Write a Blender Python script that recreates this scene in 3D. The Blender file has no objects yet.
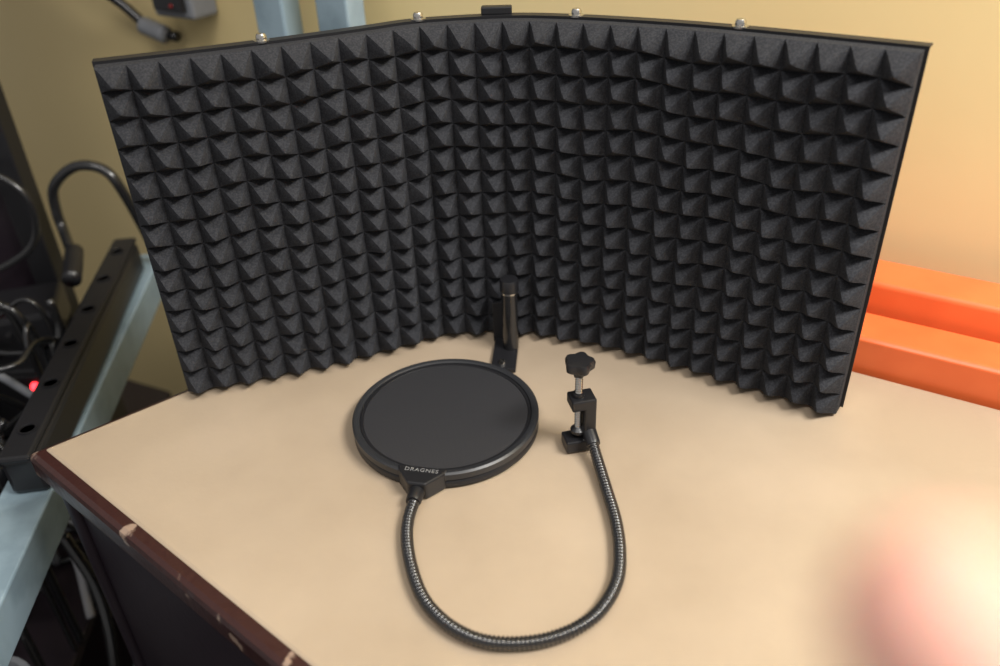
import bpy, bmesh, math, random
from mathutils import Vector, Matrix
random.seed(7)
scene=bpy.context.scene
COL=scene.collection
scene.view_settings.view_transform='Standard'
scene.view_settings.look='None'

# ------------------------------------------------------------------ materials
def mat(name,col,rough=.5,metal=0,spec=.5,noise=None,bump=None,emis=None,coat=0,sheen=0):
    m=bpy.data.materials.new(name); m.use_nodes=True
    nt=m.node_tree; b=nt.nodes['Principled BSDF']
    b.inputs['Base Color'].default_value=(*col,1)
    b.inputs['Roughness'].default_value=rough
    b.inputs['Metallic'].default_value=metal
    b.inputs['Specular IOR Level'].default_value=spec
    b.inputs['Coat Weight'].default_value=coat
    if sheen:
        b.inputs['Sheen Weight'].default_value=sheen
        b.inputs['Sheen Roughness'].default_value=.6
    if emis:
        b.inputs['Emission Color'].default_value=(*emis[0],1); b.inputs['Emission Strength'].default_value=emis[1]
    tc=nt.nodes.new('ShaderNodeTexCoord')
    if noise:   # (scale, col2, lo, hi, detail)
        sc,c2,lo,hi,det=noise
        n=nt.nodes.new('ShaderNodeTexNoise'); n.inputs['Scale'].default_value=sc; n.inputs['Detail'].default_value=det
        r=nt.nodes.new('ShaderNodeMapRange'); r.inputs['From Min'].default_value=lo; r.inputs['From Max'].default_value=hi
        mx=nt.nodes.new('ShaderNodeMix'); mx.data_type='RGBA'
        mx.inputs['A'].default_value=(*col,1); mx.inputs['B'].default_value=(*c2,1)
        nt.links.new(tc.outputs['Object'],n.inputs['Vector']); nt.links.new(n.outputs['Fac'],r.inputs['Value'])
        nt.links.new(r.outputs['Result'],mx.inputs['Factor']); nt.links.new(mx.outputs['Result'],b.inputs['Base Color'])
    if bump:    # (scale,strength,distance)
        n=nt.nodes.new('ShaderNodeTexNoise'); n.inputs['Scale'].default_value=bump[0]; n.inputs['Detail'].default_value=3
        bp=nt.nodes.new('ShaderNodeBump'); bp.inputs['Strength'].default_value=bump[1]; bp.inputs['Distance'].default_value=bump[2]
        nt.links.new(tc.outputs['Object'],n.inputs['Vector']); nt.links.new(n.outputs['Fac'],bp.inputs['Height'])
        nt.links.new(bp.outputs['Normal'],b.inputs['Normal'])
    return m
M_foam=mat('foam_black',(.026,.027,.031),.95,spec=.14,noise=(700,(.042,.043,.048),.42,.62,2),bump=(1200,.4,.0004))
M_metal=mat('black_powdercoat',(.012,.012,.014),.45,spec=.4,bump=(1500,.15,.0002))
M_plast=mat('black_plastic',(.013,.013,.015),.34,spec=.5)
M_rim=mat('rim_plastic',(.024,.025,.028),.38,spec=.5)
M_chrome=mat('steel',(.62,.60,.56),.25,metal=1)
M_goose=mat('gooseneck_black',(.014,.014,.015),.22,spec=.8)
M_table=mat('beige_vinyl',(.40,.312,.222),.36,spec=.45,noise=(7,(.475,.375,.272),.36,.66,8),bump=(260,.12,.0006))
M_trim=mat('oxblood_edge',(.040,.014,.012),.30,noise=(46,(.34,.24,.18),.645,.69,7),bump=(60,.6,.002))
M_side=mat('dark_cabinet_vinyl',(.016,.010,.015),.4,noise=(9,(.024,.017,.022),.4,.6,3),bump=(120,.2,.001))
M_wall=mat('yellow_wall_paint',(.86,.70,.37),.55,spec=.3,noise=(2.2,(.82,.65,.32),.35,.7,4),bump=(35,.08,.002))
M_floor=mat('floor_dark',(.05,.042,.038),.6,noise=(6,(.08,.065,.055),.4,.6,4))
M_orange=mat('orange_enamel',(.88,.18,.05),.33,spec=.5,noise=(14,(.82,.15,.04),.4,.6,3))
M_blue=mat('pale_blue_enamel',(.30,.40,.46),.45,noise=(20,(.22,.30,.35),.45,.65,4))
M_grey=mat('grey_plastic',(.22,.23,.25),.5)
M_white=mat('white_cable',(.40,.40,.42),.5)
M_red=mat('red_plastic',(.20,.012,.012),.4)
M_led=mat('red_led',(1,.05,.05),.4,emis=((1,.03,.04),6))
M_skin=mat('skin',(.80,.45,.36),.8,spec=.2,noise=(60,(.74,.39,.31),.4,.6,3))
M_skin.node_tree.nodes['Principled BSDF'].inputs['Subsurface Weight'].default_value=.3
M_skin.node_tree.nodes['Principled BSDF'].inputs['Subsurface Scale'].default_value=.004
M_print=mat('white_print',(.22,.22,.22),.5)
M_mesh=bpy.data.materials.new('nylon_mesh'); M_mesh.use_nodes=True
nt=M_mesh.node_tree; b=nt.nodes['Principled BSDF']; b.inputs['Roughness'].default_value=.55; b.inputs['Specular IOR Level'].default_value=.4
tc=nt.nodes.new('ShaderNodeTexCoord')
w1=nt.nodes.new('ShaderNodeTexWave'); w1.bands_direction='X'; w1.inputs['Scale'].default_value=330
w2=nt.nodes.new('ShaderNodeTexWave'); w2.bands_direction='Y'; w2.inputs['Scale'].default_value=330
mm=nt.nodes.new('ShaderNodeMath'); mm.operation='MULTIPLY'
mx=nt.nodes.new('ShaderNodeMix'); mx.data_type='RGBA'; mx.inputs['A'].default_value=(.022,.022,.025,1); mx.inputs['B'].default_value=(.046,.046,.050,1)
for w in (w1,w2): nt.links.new(tc.outputs['Object'],w.inputs['Vector'])
nt.links.new(w1.outputs['Fac'],mm.inputs[0]); nt.links.new(w2.outputs['Fac'],mm.inputs[1])
nt.links.new(mm.outputs[0],mx.inputs['Factor']); nt.links.new(mx.outputs['Result'],b.inputs['Base Color'])

# ------------------------------------------------------------------ helpers
def obj_from(name,verts,faces,m,parent=None,smooth=False):
    me=bpy.data.meshes.new(name); me.from_pydata([tuple(v) for v in verts],[],faces); me.update()
    bm=bmesh.new(); bm.from_mesh(me); bmesh.ops.recalc_face_normals(bm,faces=bm.faces); bm.to_mesh(me); bm.free()
    o=bpy.data.objects.new(name,me); COL.objects.link(o)
    if m: me.materials.append(m)
    for p in me.polygons: p.use_smooth=smooth
    if parent: o.parent=parent
    return o
def empty(name,parent=None):
    o=bpy.data.objects.new(name,None); o.empty_display_size=.02; COL.objects.link(o)
    if parent: o.parent=parent
    return o
def bevel(o,w,s=2):
    md=o.modifiers.new('bev','BEVEL'); md.width=w; md.segments=s; md.limit_method='ANGLE'; return o
def box(name,c,s,m,parent=None,rz=0,bev=0,rot=None):
    hx,hy,hz=[a/2 for a in s]
    R=rot if rot else Matrix.Rotation(rz,3,'Z')
    vs=[Vector(c)+R@Vector((x*hx,y*hy,z*hz)) for x in(-1,1) for y in(-1,1) for z in(-1,1)]
    fs=[(0,1,3,2),(4,6,7,5),(0,4,5,1),(2,3,7,6),(0,2,6,4),(1,5,7,3)]
    o=obj_from(name,vs,fs,m,parent)
    if bev: bevel(o,bev)
    return o
def prism(name,poly,z0,z1,m,parent=None,bev=0):
    n=len(poly)
    vs=[(p[0],p[1],z0) for p in poly]+[(p[0],p[1],z1) for p in poly]
    fs=[tuple(range(n)),tuple(range(n,2*n))]+[(i,(i+1)%n,n+(i+1)%n,n+i) for i in range(n)]
    o=obj_from(name,vs,fs,m,parent)
    if bev: bevel(o,bev)
    return o
def extrude_dir(name,prof,origin,dx,dn,L0,L1,m,parent=None,bev=0):
    n=len(prof); vs=[]
    for L in (L0,L1):
        for a,z in prof: vs.append(Vector(origin)+dx*L+dn*a+Vector((0,0,z)))
    fs=[tuple(range(n)),tuple(range(n,2*n))]+[(i,(i+1)%n,n+(i+1)%n,n+i) for i in range(n)]
    o=obj_from(name,vs,fs,m,parent)
    if bev: bevel(o,bev,3)
    return o
def lathe(name,prof,c,m,parent=None,seg=48,smooth=True,lobes=None,axis=None):
    vs=[];n=len(prof)
    for i in range(seg):
        a=2*math.pi*i/seg; k=1
        if lobes: k=1+lobes[1]*math.cos(lobes[0]*a)
        for r,z in prof: vs.append(Vector((r*k*math.cos(a),r*k*math.sin(a),z)))
    if axis:
        q=Vector((0,0,1)).rotation_difference(Vector(axis)); vs=[q@v for v in vs]
    vs=[v+Vector(c) for v in vs]
    fs=[]
    for i in range(seg):
        j=(i+1)%seg
        for k in range(n-1): fs.append((i*n+k,j*n+k,j*n+k+1,i*n+k+1))
    if prof[0][0]>1e-6: fs.append(tuple(i*n for i in range(seg)))
    if prof[-1][0]>1e-6: fs.append(tuple(i*n+n-1 for i in range(seg)))
    o=obj_from(name,vs,fs,m,parent,smooth)
    bm=bmesh.new(); bm.from_mesh(o.data); bmesh.ops.remove_doubles(bm,verts=bm.verts,dist=1e-6)
    bmesh.ops.recalc_face_normals(bm,faces=bm.faces); bm.to_mesh(o.data); bm.free()
    if smooth:
        md=o.modifiers.new('es','EDGE_SPLIT'); md.split_angle=math.radians(35)
    return o
def ring(name,prof,c,m,parent=None,seg=96):
    vs=[];n=len(prof)
    for i in range(seg):
        a=2*math.pi*i/seg
        for r,z in prof: vs.append(Vector((r*math.cos(a),r*math.sin(a),z))+Vector(c))
    fs=[(i*n+k,((i+1)%seg)*n+k,((i+1)%seg)*n+(k+1)%n,i*n+(k+1)%n) for i in range(seg) for k in range(n)]
    o=obj_from(name,vs,fs,m,parent,True)
    md=o.modifiers.new('es','EDGE_SPLIT'); md.split_angle=math.radians(40)
    return o
def catmull(P,step):
    P=[Vector(p) for p in P]
    P=[P[0]*2-P[1]]+P+[P[-1]*2-P[-2]]
    out=[]
    for i in range(1,len(P)-2):
        p0,p1,p2,p3=P[i-1:i+3]
        for k in range(24):
            t=k/24
            out.append(.5*((2*p1)+(p2-p0)*t+(2*p0-5*p1+4*p2-p3)*t*t+(3*p1-p0-3*p2+p3)*t**3))
    out.append(P[-2])
    L=[0]
    for a,b_ in zip(out,out[1:]): L.append(L[-1]+(b_-a).length)
    n=max(2,int(round(L[-1]/step))); res=[];j=0
    for i in range(n+1):
        s=L[-1]*i/n
        while j<len(L)-2 and L[j+1]<s: j+=1
        t=(s-L[j])/max(1e-9,L[j+1]-L[j]); res.append(out[j].lerp(out[j+1],min(1,t)))
    return res
def tube(name,P,r,m,parent=None,step=.004,seg=12,rib=None):
    pts=catmull(P,step); n=len(pts)
    T=[(pts[min(i+1,n-1)]-pts[max(i-1,0)]).normalized() for i in range(n)]
    up=Vector((0,0,1)) if abs(T[0].z)<.9 else Vector((1,0,0))
    N=(up-T[0]*up.dot(T[0])).normalized(); vs=[];fs=[]
    for i in range(n):
        N=(N-T[i]*N.dot(T[i])).normalized(); B=T[i].cross(N)
        rr=r if not rib else r*(1-rib*[0,.35,1,.35][i%4])
        for k in range(seg):
            a=2*math.pi*k/seg; vs.append(pts[i]+(N*math.cos(a)+B*math.sin(a))*rr)
    for i in range(n-1):
        for k in range(seg): fs.append((i*seg+k,i*seg+(k+1)%seg,(i+1)*seg+(k+1)%seg,(i+1)*seg+k))
    fs+= [tuple(range(seg)),tuple((n-1)*seg+k for k in range(seg))]
    return obj_from(name,vs,fs,m,parent,True)

D=Vector((.849,-.528,0)).normalized(); NB=Vector((.528,.849,0)).normalized()   # along wall / into wall
WANG=math.atan2(D.y,D.x)

# ------------------------------------------------------------------ room
Wp=Vector((.386,.700,0))
extr=[(0,-.75),(.10,-.75),(.10,1.85),(0,1.85)]
extrude_dir('wall_back',extr,Wp,D,NB,-3.2,2.2,M_wall)
fc=[Wp+D*-3.2, Wp+D*2.2, Wp+D*2.2-NB*3.2, Wp-D*3.2-NB*3.2]
prism('floor',[(p.x,p.y) for p in fc],-.80,-.75,M_floor)

# ------------------------------------------------------------------ table / cabinet
cab=empty('vinyl_topped_cabinet')
C0=Vector((-.374,.518)); C1=Vector((.545,-.252)); C2=Vector((1.16,.05)); C3=Vector((-.0225,.789))
e1=(C1-C0).normalized(); o1=Vector((e1.y,-e1.x))  # outward of front edge
e2=(C3-C0).normalized(); o2=Vector((-e2.y,e2.x))
def off(d1,d2): return [C0+o1*d1+o2*d2, C1+o1*d1, C2, C3+o2*d2]
prism('top',off(-.004,-.002),-.006,0,M_table,cab,bev=.003)
prism('edge_trim',off(.009,.006),-.026,-.0014,M_trim,cab,bev=.005)
prism('edge_trim_lower',off(.001,-.001),-.044,-.0255,M_trim,cab,bev=.001)
prism('body',off(-.010,-.010),-.75,-.033,M_side,cab,bev=.004)
cp=C0+o1*-.008+o2*-.008
lathe('corner_bead',[(0,-.75),(.006,-.75),(.006,-.036),(0,-.036)],(cp.x,cp.y,0),M_side,cab,seg=16)

# ------------------------------------------------------------------ orange stepped beams
bm_=empty('orange_shelf_beam')
prof=[(0.004,-.12),(0.004,.028),(.007,.031),(.048,.031),(.050,.029),(.050,.0),(.056,.0),(.056,-.12)]
extrude_dir('lower_beam',prof,(.312,.581,0),D,NB,-.28,1.5,M_orange,bm_,bev=.0022)
prof=[(0.058,-.12),(0.058,.054),(.061,.057),(.104,.057),(.107,.054),(.107,-.12)]
extrude_dir('upper_beam',prof,(.312,.581,0),D,NB,-.28,1.5,M_orange,bm_,bev=.0022)
for k,s in enumerate((-.25,1.2)):
    c=Vector((.312,.581,0))+D*s+NB*.07
    box('leg_%d'%(k+1),(c.x,c.y,-.435),(.04,.06,.63),M_orange,bm_,rz=WANG,bev=.002)

# ------------------------------------------------------------------ acoustic shield
sh=empty('microphone_isolation_shield')
Z0=.003; NR=14
def hh(s): return .2775+.0065*min(1,max(0,s))
ctrl=[(-.272,.585,0),(-.215,.601,0),(-.150,.622,0),(-.085,.648,0),(-.060,.6595,0),(-.035,.664,0),(.015,.664,0),(.055,.652,0),(.100,.631,0),(.150,.603,0),(.210,.562,0),(.267,.521,0)]
path=catmull(ctrl,.0005)
Ltot=sum((a-b_).length for a,b_ in zip(path,path[1:]))
NC=int(round(Ltot/.0208)); RES=8
def pathat(s):
    i=s*(len(path)-1); j=min(int(i),len(path)-2); p=path[j].lerp(path[j+1],i-j)
    a=path[max(0,j-12)]; c=path[min(len(path)-1,j+13)]
    t=(c-a).normalized(); n=Vector((t.y,-t.x,0))   # toward camera
    return p,n
nu=NC*RES; nv=NR*RES; vs=[];fs=[]
jit={(i,j):(random.uniform(-.0016,.0016),random.uniform(-.0014,.0012),random.uniform(.88,1.06)) for i in range(NC) for j in range(NR)}
PH=.0190
for j in range(nv+1):
    for i in range(nu+1):
        ci=min(i//RES,NC-1); cj=min(j//RES,NR-1)
        lx=(i-ci*RES)/RES*2-1; ly=(j-cj*RES)/RES*2-1
        jx,jz,jh=jit[(ci,cj)]
        m_=max(abs(lx),abs(ly)); rr=math.hypot(lx,ly)
        m2=m_*.75+min(1,rr)*.25 if m_<1 else 1     # softened ridges
        k=1-m2
        if k>.78: kk=.78+(k-.78)*.5                  # rounded tip
        else: kk=k
        h=PH*jh*kk
        s=i/nu; p,n=pathat(s); t=Vector((-n.y,n.x,0))
        z=Z0+hh(s)*j/nv
        wave=.0016*math.sin(s*21+j*.07)+.0013*math.sin(s*47+1)
        edge=min(1,min(j,nv-j)/8)
        q=p+n*h+t*(jx*k)+Vector((0,0,z+wave*edge+(jz-.0022)*k))
        vs.append(q)
for j in range(nv):
    for i in range(nu):
        a=j*(nu+1)+i; b_=a+1; c=a+nu+2; d=a+nu+1
        lx=(i%RES+.5)/RES*2-1; ly=(j%RES+.5)/RES*2-1
        if lx*ly>0: fs+=[(a,b_,c),(a,c,d)]
        else: fs+=[(a,b_,d),(b_,c,d)]
base=len(vs)
for j in (0,nv):
    for i in range(nu+1):
        p,n=pathat(i/nu); vs.append(p-n*.010+Vector((0,0,Z0+hh(i/nu)*j/nv)))
for i in range(nu):
    fs.append((i,i+1,base+i+1,base+i))
    a=nv*(nu+1)+i; fs.append((a,a+1,base+nu+1+i+1,base+nu+1+i))
    fs.append((base+i,base+i+1,base+nu+2+i,base+nu+1+i))
fs.append(tuple([j*(nu+1) for j in range(nv+1)]+[base+nu+1,base]))
fs.append(tuple([j*(nu+1)+nu for j in range(nv+1)]+[base+nu+1+nu,base+nu]))
obj_from('pyramid_foam',vs,fs,M_foam,sh)
def swept(name,prof,s0,s1,m,n_=60):
    vs=[];fs=[];k=len(prof)
    for i in range(n_+1):
        s=s0+(s1-s0)*i/n_
        sc=min(1,max(0,s)); p,n=pathat(sc); t=Vector((-n.y,n.x,0)); p=p+t*((s-sc)*Ltot)
        for a,z in prof: vs.append(p-n*a+Vector((0,0,z if z<.2 else z+hh(s)-.290)))
    for i in range(n_):
        for q in range(k): fs.append((i*k+q,i*k+(q+1)%k,(i+1)*k+(q+1)%k,(i+1)*k+q))
    fs+=[tuple(range(k)),tuple(n_*k+q for q in range(k))]
    return obj_from(name,vs,fs,m,sh)
swept('metal_panel',[(.0105,.004),(.0105,.2950),(.020,.2950),(.020,.2937),(.012,.2937),(.012,.004)],-.003,1.004,M_metal,90)
swept('bottom_flange',[(.012,.002),(.012,.0035),(.024,.0035),(.024,.002)],0,1,M_metal,60)
for k,s in enumerate((.195,.396,.590,.795)):
    p,n=pathat(s); c=p-n*.0155; z=hh(s)-.2930
    lathe('hinge_bolt_%d'%(k+1),[(0,z+.2972),(.0060,z+.2972),(.0060,z+.2985),(.0038,z+.2985),(.0040,z+.3010),(.003,z+.3030),(0,z+.3036)],(c.x,c.y,0),M_chrome,sh,seg=24)
    lathe('hinge_pin_%d'%(k+1),[(0,-.0),(.003,.0),(.003,.275),(0,.275)],(c.x,c.y,.001),M_metal,sh,seg=12)
p,n=pathat(.492); c=p-n*.018
box('center_tab',(c.x,c.y,.2885),(.024,.008,.006),M_metal,sh,rz=math.atan2(-n.x,n.y)+math.pi,bev=.001)
PX=.0095
lathe('mount_post',[(0,.004),(.0070,.004),(.0070,.062),(0,.062)],(PX,.634,0),M_goose,sh,seg=32)
lathe('post_band',[(.0,.0620),(.0075,.0620),(.0075,.0642),(0,.0642)],(PX,.634,0),M_chrome,sh,seg=32)
lathe('post_cap',[(0,.0642),(.0083,.0642),(.0083,.0740),(.0075,.0755),(.004,.0760),(0,.0760)],(PX,.634,0),M_plast,sh,seg=32)
box('bracket_foot',(.004,.624,.0025),(.022,.050,.004),M_metal,sh,bev=.0008,rz=-.1)
box('bracket_riser',(.005,.6505,.022),(.022,.003,.042),M_metal,sh,bev=.0006)
lathe('bracket_screw',[(0,.0045),(.0035,.0045),(.003,.0065),(0,.0068)],(.001,.609,0),M_chrome,sh,seg=16)

# ------------------------------------------------------------------ pop filter
pf=empty('pop_filter')
DC=Vector((-.046,.529,0)); R=.0747
ring('outer_ring',[(R-.0065,.0075),(R-.0058,.0145),(R-.0045,.0155),(R-.0015,.0155),(R,.0142),(R,.0092),(R-.001,.0085)],DC,M_rim,pf)
ring('lower_ring',[(R-.0075,.0015),(R-.0075,.0075),(R-.0012,.0078),(R-.0002,.0066),(R-.0002,.0025),(R-.0015,.0012)],DC,M_plast,pf)
ring('clamp_ring',[(R-.0090,.0128),(R-.0084,.0136),(R-.0062,.0138),(R-.0060,.010),(R-.0090,.010)],DC,M_plast,pf)
def disc(name,z,r,dome):
    prof=[(0,z+dome)]+[(r*k/8,z+dome*(1-(k/8)**2)) for k in range(1,9)]+[(r,z-.0005),(0,z-.0005)]
    return lathe(name,prof,DC,M_mesh,pf,seg=72)
disc('front_mesh',.0130,R-.0075,.0008)
disc('rear_mesh',.0040,R-.0075,0)
G0=Vector((-.064,.447,0)); td=(G0-DC).normalized(); ts=Vector((-td.y,td.x,0))
def tabpoly(k0,w0,k1,w1,k2,w2):
    pts=[]
    for k,w in ((k0,w0),(k1,w1),(k2,w2)): pts.append(DC+td*k-ts*w/2)
    for k,w in ((k2,w2),(k1,w1),(k0,w0)): pts.append(DC+td*k+ts*w/2)
    return [(q.x,q.y) for q in pts]
prism('neck_tab',tabpoly(R-.0075,.040,R-.001,.034,R+.011,.014),.001,.0160,M_plast,pf,bev=.0015)
lathe('neck_sleeve',[(0,0),(.0055,0),(.0058,.002),(.0058,.012),(.0052,.014),(0,.014)],DC+td*(R+.008)+Vector((0,0,.0080)),M_plast,pf,seg=24,axis=td)
cu=bpy.data.curves.new('label','FONT'); cu.body='DRAGNES'; cu.size=.0052; cu.extrude=.0001; cu.align_x='CENTER'; cu.align_y='CENTER'; cu.space_character=1.15
lo=bpy.data.objects.new('printed_label',cu); COL.objects.link(lo); lo.parent=pf; cu.materials.append(M_print)
lp=DC+td*(R-.0030); lo.location=(lp.x,lp.y,.0161); lo.rotation_euler=(0,0,math.atan2(ts.y,ts.x))
gp_=[(-.0645,.4420,.0085),(-.069,.419,.0065),(-.068,.396,.006),(-.062,.370,.006),(-.054,.350,.006),(-.042,.334,.006),(-.028,.323,.006),(-.013,.317,.006),(.005,.3155,.006),(.023,.318,.006),(.042,.326,.006),(.057,.339,.006),(.069,.360,.006),(.074,.385,.006),(.075,.412,.006),(.0725,.442,.0065),(.0695,.470,.009),(.0665,.488,.016)]
tube('gooseneck',gp_,.0045,M_goose,pf,step=.00070,seg=14,rib=.26)
a=Vector((.0665,.488,.016)); dd=Vector((-.0035,.016,.007)).normalized()
lathe('clamp_sleeve',[(0,-.006),(.0052,-.006),(.0056,-.004),(.0056,.010),(0,.010)],a,M_plast,pf,seg=24,axis=dd)
cl=empty('clamp',pf)
ca=math.radians(12); Rm=Matrix.Rotation(ca,3,'Z'); cc=Vector((.059,.497,0))
cprof=[(.010,.002),(.010,.050),(-.009,.050),(-.009,.041),(.001,.041),(.001,.012),(-.013,.012),(-.013,.002)]
vs=[];k=len(cprof)
for y in (-.008,.008):
    for x,z in cprof: vs.append(cc+Rm@Vector((x,y,z)))
o=obj_from('c_frame',vs,[tuple(range(k)),tuple(range(k,2*k))]+[(i,(i+1)%k,k+(i+1)%k,k+i) for i in range(k)],M_plast,cl); bevel(o,.0012)
sc=cc+Rm@Vector((-.002,0,0))
prof=[(0,.020)]+[(.0030 if i%2 else .0024,.020+i*.0011) for i in range(0,50)]+[(0,.0755)]
lathe('threaded_screw',prof,sc,M_chrome,cl,seg=16)
lathe('screw_pad',[(0,.0165),(.0058,.0165),(.0058,.0190),(.003,.0215),(0,.0215)],sc,M_plast,cl,seg=24)
lathe('screw_collar',[(0,.050),(.0045,.050),(.0045,.053),(0,.053)],sc,M_plast,cl,seg=24)
lathe('star_knob',[(0,.069),(.0040,.069),(.0050,.0735),(.0088,.0748),(.0102,.0762),(.0106,.0805),(.0096,.0830),(.004,.0836),(0,.0834)],sc,M_plast,cl,seg=60,lobes=(5,.12))

# ------------------------------------------------------------------ storage rack on the left
rk=empty('storage_rack')
def obox(name,a,b_,w,z0,z1,m,par,bev=.002):
    a=Vector(a);b_=Vector(b_);t=(b_-a).normalized();n=Vector((-t.y,t.x))*w/2
    return prism(name,[a-n,b_-n,b_+n,a+n],z0,z1,m,par,bev)
obox('blue_beam',(-.400,.17),(-.498,1.06),.048,-.145,-.10,M_blue,rk)
obox('blue_beam_lower',(-.45,.17),(-.53,1.06),.035,-.60,-.55,M_blue,rk)
obox('blue_beam_foot',(-.404,.17),(-.407,.21),.05,-.75,-.10,M_blue,rk)
box('blue_post_left',(-.240,1.005,.2),(.045,.03,1.9),M_blue,rk,rz=WANG,bev=.003)
box('blue_post_right',(-.160,.955,.2),(.045,.03,1.9),M_blue,rk,rz=WANG,bev=.003)
box('black_post',(-.615,1.02,.1),(.032,.032,1.7),M_metal,rk,bev=.002)
box('black_side_panel',(-.86,1.03,.1),(.46,.012,1.7),M_side,rk,bev=.002)
box('black_post_front',(-1.15,.45,.1),(.032,.032,1.7),M_metal,rk,bev=.002)
prism('shelf_board',[(-1.25,.15),(-.455,.15),(-.55,1.12),(-1.25,1.45)],-.40,-.385,M_side,rk,bev=.002)
prism('shelf_board_lower',[(-1.25,.15),(-.455,.15),(-.55,1.12),(-1.25,1.45)],-.70,-.685,M_side,rk,bev=.002)
# black power strip lying on the blue beam
ec=empty('rack_power_strip')
obox('strip_body',(-.4375,.575),(-.4965,1.01),.034,-.099,-.058,M_plast,ec,bev=.005)
obox('strip_cover',(-.4375,.570),(-.4965,1.015),.029,-.059,-.052,M_metal,ec,bev=.003)
for i in range(6):
    f=(i+.5)/6; x=-.4375-.059*f; y=.575+.435*f
    lathe('socket_%d'%(i+1),[(0,-.0525),(.0085,-.0525),(.0085,-.0505),(.0070,-.0505),(.0065,-.0520),(0,-.0520)],(x,y,0),M_metal,ec,seg=20)
def device(name,c,s,rz,led=None):
    e=empty(name)
    box('chassis',c,s,M_plast,e,rz=rz,bev=.004)
    Rz=Matrix.Rotation(rz,3,'Z')
    f=Vector(c)+Rz@Vector((0,-s[1]/2-.003,0))
    box('front_panel',f,(s[0]*.96,.006,s[2]*.9),M_metal,e,rz=rz,bev=.001)
    for i in range(3):
        q=Vector(c)+Rz@Vector((-s[0]*.38+i*s[0]*.22,-s[1]/2-.006,s[2]*.1))
        lathe('dial_%d'%(i+1),[(0,0),(s[2]*.12,0),(s[2]*.1,.012),(0,.012)],q,M_grey if i%2 else M_plast,e,seg=20,axis=Rz@Vector((0,-1,0)))
    if led:
        q=Vector(c)+Rz@Vector((led[0],-s[1]/2-.006,led[1]))
        lathe('indicator_led',[(0,0),(.0055,0),(.0045,.004),(0,.005)],q,M_led,e,seg=16,axis=Rz@Vector((0,-1,0)))
    return e
device('audio_amplifier',(-.68,.915,-.325),(.24,.16,.12),.05)
device('audio_amplifier.001',(-.66,.915,-.200),(.21,.13,.10),0,(.082,.032))
device('wireless_receiver',(-.635,.93,-.122),(.13,.09,.045),.3)
# cables
cb=empty('cable_bundle')
tube('power_cable_loop',[(-.525,.93,-.045),(-.560,.99,-.03),(-.566,1.0,-.005),(-.558,1.0,.030),(-.524,1.0,.055),(-.490,1.0,.050),(-.474,1.0,.020),(-.467,1.02,-.06),(-.465,1.06,-.2),(-.50,1.08,-.385)],.0065,M_goose,cb)
tube('plug',[(-.508,.88,-.040),(-.518,.91,-.038),(-.53,.945,-.035)],.011,M_plast,cb)
tube('loop_cable',[(-.70,.97,.00),(-.67,.98,.045),(-.625,.98,.060),(-.590,.98,.035),(-.584,.98,.00),(-.60,.98,-.04),(-.64,.97,-.065),(-.70,.95,-.08)],.0045,M_goose,cb)
tube('loop_cable_grey',[(-.74,.80,-.16),(-.69,.80,-.11),(-.64,.80,-.12),(-.615,.80,-.16),(-.62,.80,-.22),(-.66,.80,-.25)],.0038,M_white,cb)
random.seed(21)
for i in range(58):
    x=random.uniform(-.74,-.52); y=random.uniform(.62,.80); z=random.uniform(-.34,-.08)
    P=[Vector((x,y,z))]
    dr=Vector((random.uniform(-1,1),random.uniform(-.4,.4),random.uniform(-.6,.6)))*.05
    for k in range(6):
        dr=dr+Vector((random.uniform(-.05,.05),random.uniform(-.03,.03),random.uniform(-.05,.045)))
        q=P[-1]+dr; q.x=min(-.500,max(-.95,q.x)); q.y=min(.81,max(.56,q.y)); q.z=max(-.378,min(-.05,q.z)); P.append(q)
    P.append(Vector((P[-1].x,P[-1].y,-.380)))
    tube('cable_%d'%(i+1),P,random.choice((.003,.004,.0048)),(M_goose,M_plast,M_grey,M_goose,M_goose,M_goose,M_grey,M_goose,M_goose,M_goose,M_plast)[i%11],cb,step=.006,seg=8)
tube('grey_cable',[(-.72,.80,-.29),(-.636,.775,-.30),(-.57,.74,-.29),(-.518,.702,-.31),(-.50,.66,-.378)],.005,M_white,cb)
tube('hanging_cable',[(-.46,.62,-.20),(-.435,.60,-.26),(-.425,.57,-.32),(-.43,.52,-.45),(-.42,.47,-.60),(-.43,.45,-.68)],.006,M_goose,cb)
# red and grey bits lower down
tb=empty('red_toolbox')
box('body',(-.50,.60,-.655),(.16,.12,.06),M_red,tb,rz=.4,bev=.006)
box('lid',(-.50,.60,-.617),(.165,.125,.016),M_red,tb,rz=.4,bev=.005)
tube('handle',[(-.54,.585,-.61),(-.54,.585,-.585),(-.50,.60,-.575),(-.46,.615,-.585),(-.46,.615,-.61)],.005,M_plast,tb)
gb=empty('grey_storage_bin')
lathe('bin',[(0,-.385),(.045,-.385),(.055,-.30),(.058,-.298),(.058,-.293),(.052,-.293),(.043,-.378),(0,-.378)],(-.525,.49,0),M_grey,gb,seg=32)
pa=empty('power_adapter')
def wallpt(x):
    s=(x-Wp.x)/D.x; return Wp+D*s
q=wallpt(-.385); q=q-NB*.022
box('adapter_body',(q.x,q.y,.235),(.075,.043,.075),M_grey,pa,rz=WANG,bev=.005)
q2=q-NB*.025
box('adapter_face',(q2.x,q2.y,.235),(.055,.008,.055),M_plast,pa,rz=WANG,bev=.002)
q3=q2-NB*.004+D*.008
lathe('adapter_led',[(0,0),(.003,0),(.0025,.002),(0,.003)],(q3.x,q3.y,.215),M_red,pa,seg=12,axis=-NB)
pc=empty('power_cord')
q=wallpt(-.48)
tube('cord',[q-NB*.02+Vector((-.12,0,.38)),q-NB*.025+Vector((-.05,0,.25)),q-NB*.03+Vector((0,0,.200)),q-NB*.03+Vector((.035,-.01,.170)),q-NB*.028+Vector((.07,-.03,.165))],.007,M_goose,pc)
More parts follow.
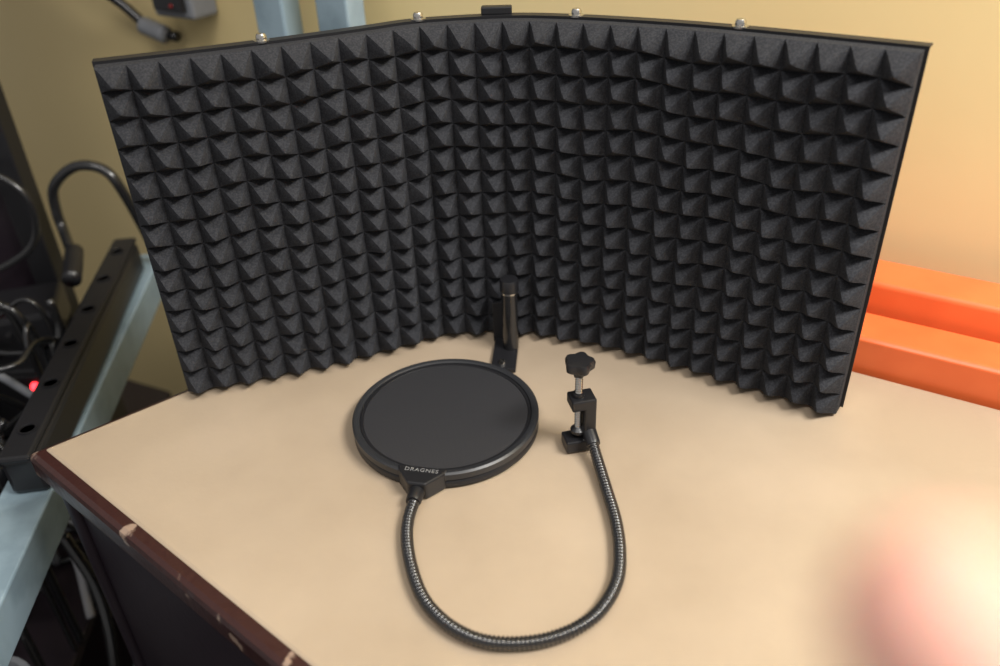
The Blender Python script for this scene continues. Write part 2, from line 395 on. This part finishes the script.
tube('plug',[q-NB*.03+Vector((.020,-.005,.177)),q-NB*.028+Vector((.055,-.03,.168))],.012,M_grey,pc)

# ------------------------------------------------------------------ photographer's hand
def skin_hand():
    V=[];E=[];Rr=[]
    def add(p,r,par=None):
        V.append(p);Rr.append(r)
        if par is not None: E.append((par,len(V)-1))
        return len(V)-1
    w=add((.135,-.115,.255),(.026,.020))
    fa=add((.165,-.22,.20),(.030,.026),w); fb=add((.20,-.36,.13),(.036,.034),fa)
    pm=add((.112,-.070,.285),(.030,.016),w)
    fingers=[ # mcp,pip,dip,tip
     [(.074,-.032,.324),(.058,.004,.341),(.0430,.0305,.3630),(.0280,.0450,.3815)],
     [(.090,-.022,.316),(.085,.023,.324),(.077,.047,.339),(.068,.060,.354)],
     [(.106,-.020,.307),(.104,.022,.311),(.099,.045,.324),(.091,.058,.338)],
     [(.120,-.026,.297),(.121,.006,.298),(.118,.024,.306),(.112,.036,.316)]]
    rad=[(.0115,.0098,.0092,.0088),(.0115,.0094,.0084,.0075),(.011,.009,.008,.0072),(.0100,.008,.007,.0062)]
    for F,Q in zip(fingers,rad):
        p=pm
        for a,r in zip(F,Q): p=add(a,(r,r*.95),p)
    t=add((.092,-.080,.275),(.015,.013),pm); t=add((.062,-.068,.280),(.0115,.011),t); t=add((.038,-.045,.292),(.0095,.009),t); add((.022,-.028,.302),(.0078,.0072),t)
    me=bpy.data.meshes.new('hand'); me.from_pydata(V,E,[]); o=bpy.data.objects.new('human_hand',me); COL.objects.link(o)
    md=o.modifiers.new('skin','SKIN'); 
    for i,r in enumerate(Rr): me.skin_vertices[0].data[i].radius=r
    me.skin_vertices[0].data[0].use_root=True
    ss=o.modifiers.new('ss','SUBSURF'); ss.levels=2; ss.render_levels=2
    me.materials.append(M_skin); md.use_smooth_shade=True
    return o
hand=skin_hand()

# ------------------------------------------------------------------ lights
def area(name,loc,target,sx,sy,power,col):
    l=bpy.data.lights.new(name,'AREA'); l.shape='RECTANGLE'; l.size=sx; l.size_y=sy; l.energy=power; l.color=col
    o=bpy.data.objects.new(name,l); COL.objects.link(o); o.location=loc
    o.rotation_euler=(Vector(target)-Vector(loc)).to_track_quat('-Z','Y').to_euler(); return o
area('ceiling_light_right',(.90,.0,1.35),(.50,.5,0),.8,.3,37,(1,.97,.92))
area('ceiling_light_left',(-.2,-.4,1.75),(.1,.5,0),1.2,.3,14,(1,.97,.94))
wd=bpy.data.worlds.new('world'); scene.world=wd; wd.use_nodes=True
wd.node_tree.nodes['Background'].inputs[0].default_value=(1,.98,.97,1); wd.node_tree.nodes['Background'].inputs[1].default_value=.36

# ------------------------------------------------------------------ camera
th=math.radians(32.902); r=math.radians(-2.187)
fw=Vector((0,math.cos(th),-math.sin(th))); rt=Vector((1,0,0)); up=rt.cross(fw)
rt2=rt*math.cos(r)+up*math.sin(r); up2=up*math.cos(r)-rt*math.sin(r)
cd=bpy.data.cameras.new('camera'); co=bpy.data.objects.new('camera',cd); COL.objects.link(co)
Mx=Matrix((rt2,up2,-fw)).transposed().to_4x4(); Mx.translation=Vector((0,0,.43)); co.matrix_world=Mx
cd.sensor_width=36; cd.lens=.8333*36; cd.clip_start=.005; cd.clip_end=50
cd.dof.use_dof=True; cd.dof.focus_distance=.64; cd.dof.aperture_fstop=3.6
scene.camera=co
for o in list(COL.objects):
    if o.parent is None: o.location.z+=.75
